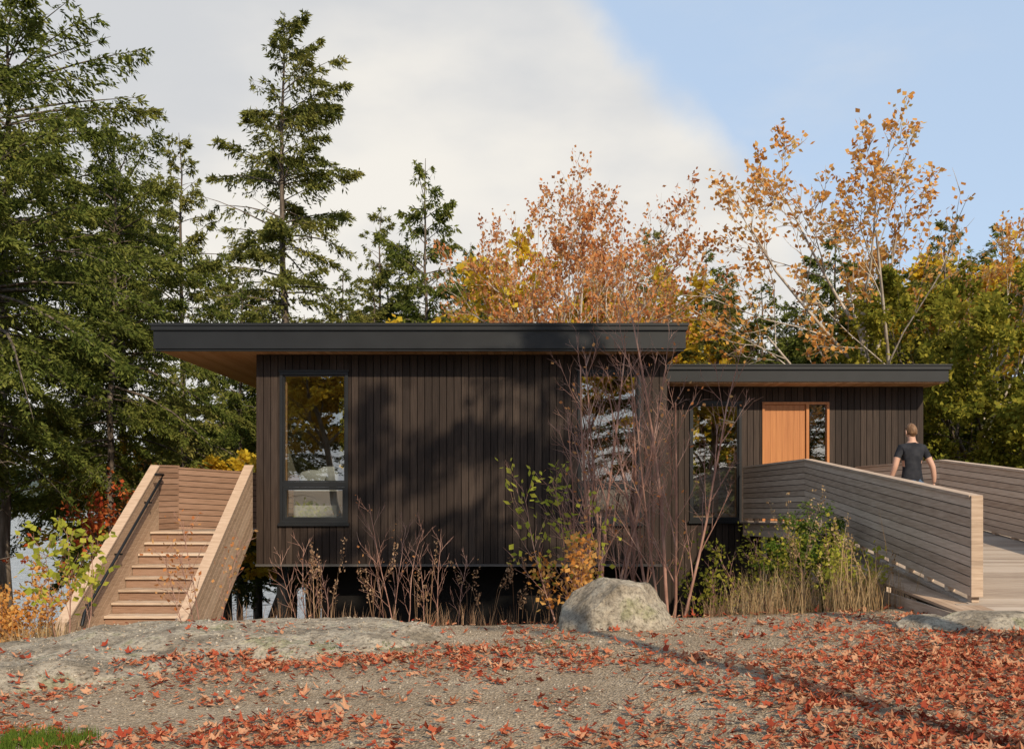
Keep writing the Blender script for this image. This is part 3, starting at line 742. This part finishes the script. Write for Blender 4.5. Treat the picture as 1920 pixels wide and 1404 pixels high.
hm=bpy.data.meshes.new('head')
bm.to_mesh(hm);bm.free();hm.materials.append(M_skin)
for p in hm.polygons:p.use_smooth=True
head=bpy.data.objects.new('head',hm);COL.objects.link(head);head.parent=man;head.location=(0,.03,1.665);head.rotation_euler=(-.12,0,0.05)
bm=bmesh.new();bmesh.ops.create_uvsphere(bm,u_segments=36,v_segments=26,radius=1)
for v in bm.verts:
    x,y,z=v.co;n=mn.noise(v.co*6)*.03
    k=1.07+n+.03*max(0,z)
    cut=-.38 if y<0.05 else .42
    if z<cut:k=.92
    v.co=(x*.077*k*(1-.2*max(0,-z)),y*.097*k,z*.118*k)
hm=bpy.data.meshes.new('hair');bm.to_mesh(hm);bm.free();hm.materials.append(M_hair)
for p in hm.polygons:p.use_smooth=True
hr=bpy.data.objects.new('hair',hm);COL.objects.link(hr);hr.parent=head
for s in(-1,1):
    blob('ear',(s*.079,-.005,-.01),(.010,.018,.032),M_skin,head,0).rotation_euler=(0,0,s*.3)
    blob('eye',(s*.029,.083,.008),(.011,.008,.008),M_eye,head,0)
    wx,wy,wz=(-.30,.09,.89) if s<0 else (.31,-.05,.89)
    hn=[((wx,wy,wz),.024),((wx,wy+.01,wz-.05),(.02,.036)),((wx,wy+.015,wz-.09),(.016,.038))];he=[(0,1),(1,2)]
    hand=skin_mesh(hn,he,2)
    ms=[hand]
    for j,(oy,l) in enumerate([(-.028,.062),(-.010,.075),(.010,.08),(.028,.072)]):
        bx,by,bz=wx,wy+.015+oy,wz-.095
        ms.append(skin_mesh([((bx,by,bz),.0095),((bx-s*.004,by+oy*.1,bz-l*.45),.009),((bx-s*.016,by+oy*.1,bz-l*.75),.0082),((bx-s*.028,by+oy*.1,bz-l),.007)],[(0,1),(1,2),(2,3)],2))
    ms.append(skin_mesh([((wx-s*.005,wy+.03,wz-.035),.011),((wx-s*.015,wy+.058,wz-.06),.0105),((wx-s*.02,wy+.066,wz-.09),.009)],[(0,1),(1,2)],2))
    b2=bmesh.new()
    for q in ms:b2.from_mesh(q)
    hm=bpy.data.meshes.new('hand');b2.to_mesh(hm);b2.free();hm.materials.append(M_skin)
    for p in hm.polygons:p.use_smooth=True
    ho=bpy.data.objects.new('hand',hm);COL.objects.link(ho);ho.parent=man
man.location=(6.25,15.0,-.875);man.rotation_euler=(0,0,.08);man.scale=(1.06,1.06,1.04)

# ------------------------------------------------------------------ light, sky, camera
AZ=math.radians(24);EL=math.radians(33)
sd=Vector((math.sin(AZ)*math.cos(EL),-math.cos(AZ)*math.cos(EL),math.sin(EL)))
l=bpy.data.lights.new('sun','SUN');l.energy=5.0;l.angle=math.radians(.6);l.color=(1,.86,.66)
so=bpy.data.objects.new('sun',l);COL.objects.link(so);so.rotation_euler=sd.to_track_quat('Z','Y').to_euler();so.location=(10,-20,20)
w=bpy.data.worlds.new('World');SC.world=w;w.use_nodes=True
nt=w.node_tree;N=nt.nodes;L=nt.links;bg=N['Background'];bg.inputs[1].default_value=.14
sky=N.new('ShaderNodeTexSky');sky.sky_type='NISHITA';sky.sun_disc=False;sky.sun_elevation=EL;sky.sun_rotation=math.pi-AZ
sky.dust_density=1.5
tc=N.new('ShaderNodeTexCoord');G=tc.outputs['Generated']
def math_(op,a,b=None):
    m=N.new('ShaderNodeMath');m.operation=op
    for i,q in enumerate((a,b)):
        if q is None:continue
        if isinstance(q,(int,float)):m.inputs[i].default_value=q
        else:L.new(q,m.inputs[i])
    return m.outputs[0]
def nzz(s,d,r=.55,sc=(1,1,1)):
    mp=N.new('ShaderNodeMapping');mp.inputs['Scale'].default_value=sc;L.new(G,mp.inputs[0])
    n=N.new('ShaderNodeTexNoise');n.inputs['Scale'].default_value=s;n.inputs['Detail'].default_value=d;n.inputs['Roughness'].default_value=r;L.new(mp.outputs[0],n.inputs[0]);return n.outputs[0]
def mrange(v,a,b,c=0,d=1):
    m=N.new('ShaderNodeMapRange');m.interpolation_type='SMOOTHSTEP';m.inputs[1].default_value=a;m.inputs[2].default_value=b;m.inputs[3].default_value=c;m.inputs[4].default_value=d;L.new(v,m.inputs[0]);return m.outputs[0]
dt=N.new('ShaderNodeVectorMath');dt.operation='DOT_PRODUCT';L.new(G,dt.inputs[0])
c=Vector((-.31,1,-.25)).normalized();dt.inputs[1].default_value=c
edge=math_('ADD',dt.outputs['Value'],math_('MULTIPLY',math_('SUBTRACT',nzz(3.6,9),.5),.15))
mask=mrange(edge,.700,.742)
thin=mrange(nzz(2.2,8,.6,(1,1,2.5)),.48,.82,0,.4)
mask=math_('MAXIMUM',mask,thin)
shade=mrange(nzz(2.1,6,.5,(1,1,2.2)),.36,.62)
def mixc(f,a,b):
    m=N.new('ShaderNodeMix');m.data_type='RGBA'
    if isinstance(f,(int,float)):m.inputs[0].default_value=f
    else:L.new(f,m.inputs[0])
    for i,q in((6,a),(7,b)):
        if isinstance(q,tuple):m.inputs[i].default_value=(*q,1)
        else:L.new(q,m.inputs[i])
    return m.outputs[2]
cloud=mixc(shade,(4.7,4.8,4.95),(6.5,6.25,5.8))
pale=mixc(.68,sky.outputs[0],(4.4,5.5,7.0))
L.new(mixc(mask,pale,cloud),bg.inputs[0])
cam=bpy.data.cameras.new('camera');cam.lens=33.75;cam.sensor_width=36;cam.sensor_fit='HORIZONTAL';cam.shift_y=.1094;cam.clip_end=8000;cam.clip_start=.1
co=bpy.data.objects.new('camera',cam);COL.objects.link(co);co.rotation_euler=(math.pi/2,0,0);SC.camera=co
SC.view_settings.view_transform='Standard';SC.view_settings.look='None';SC.view_settings.exposure=0
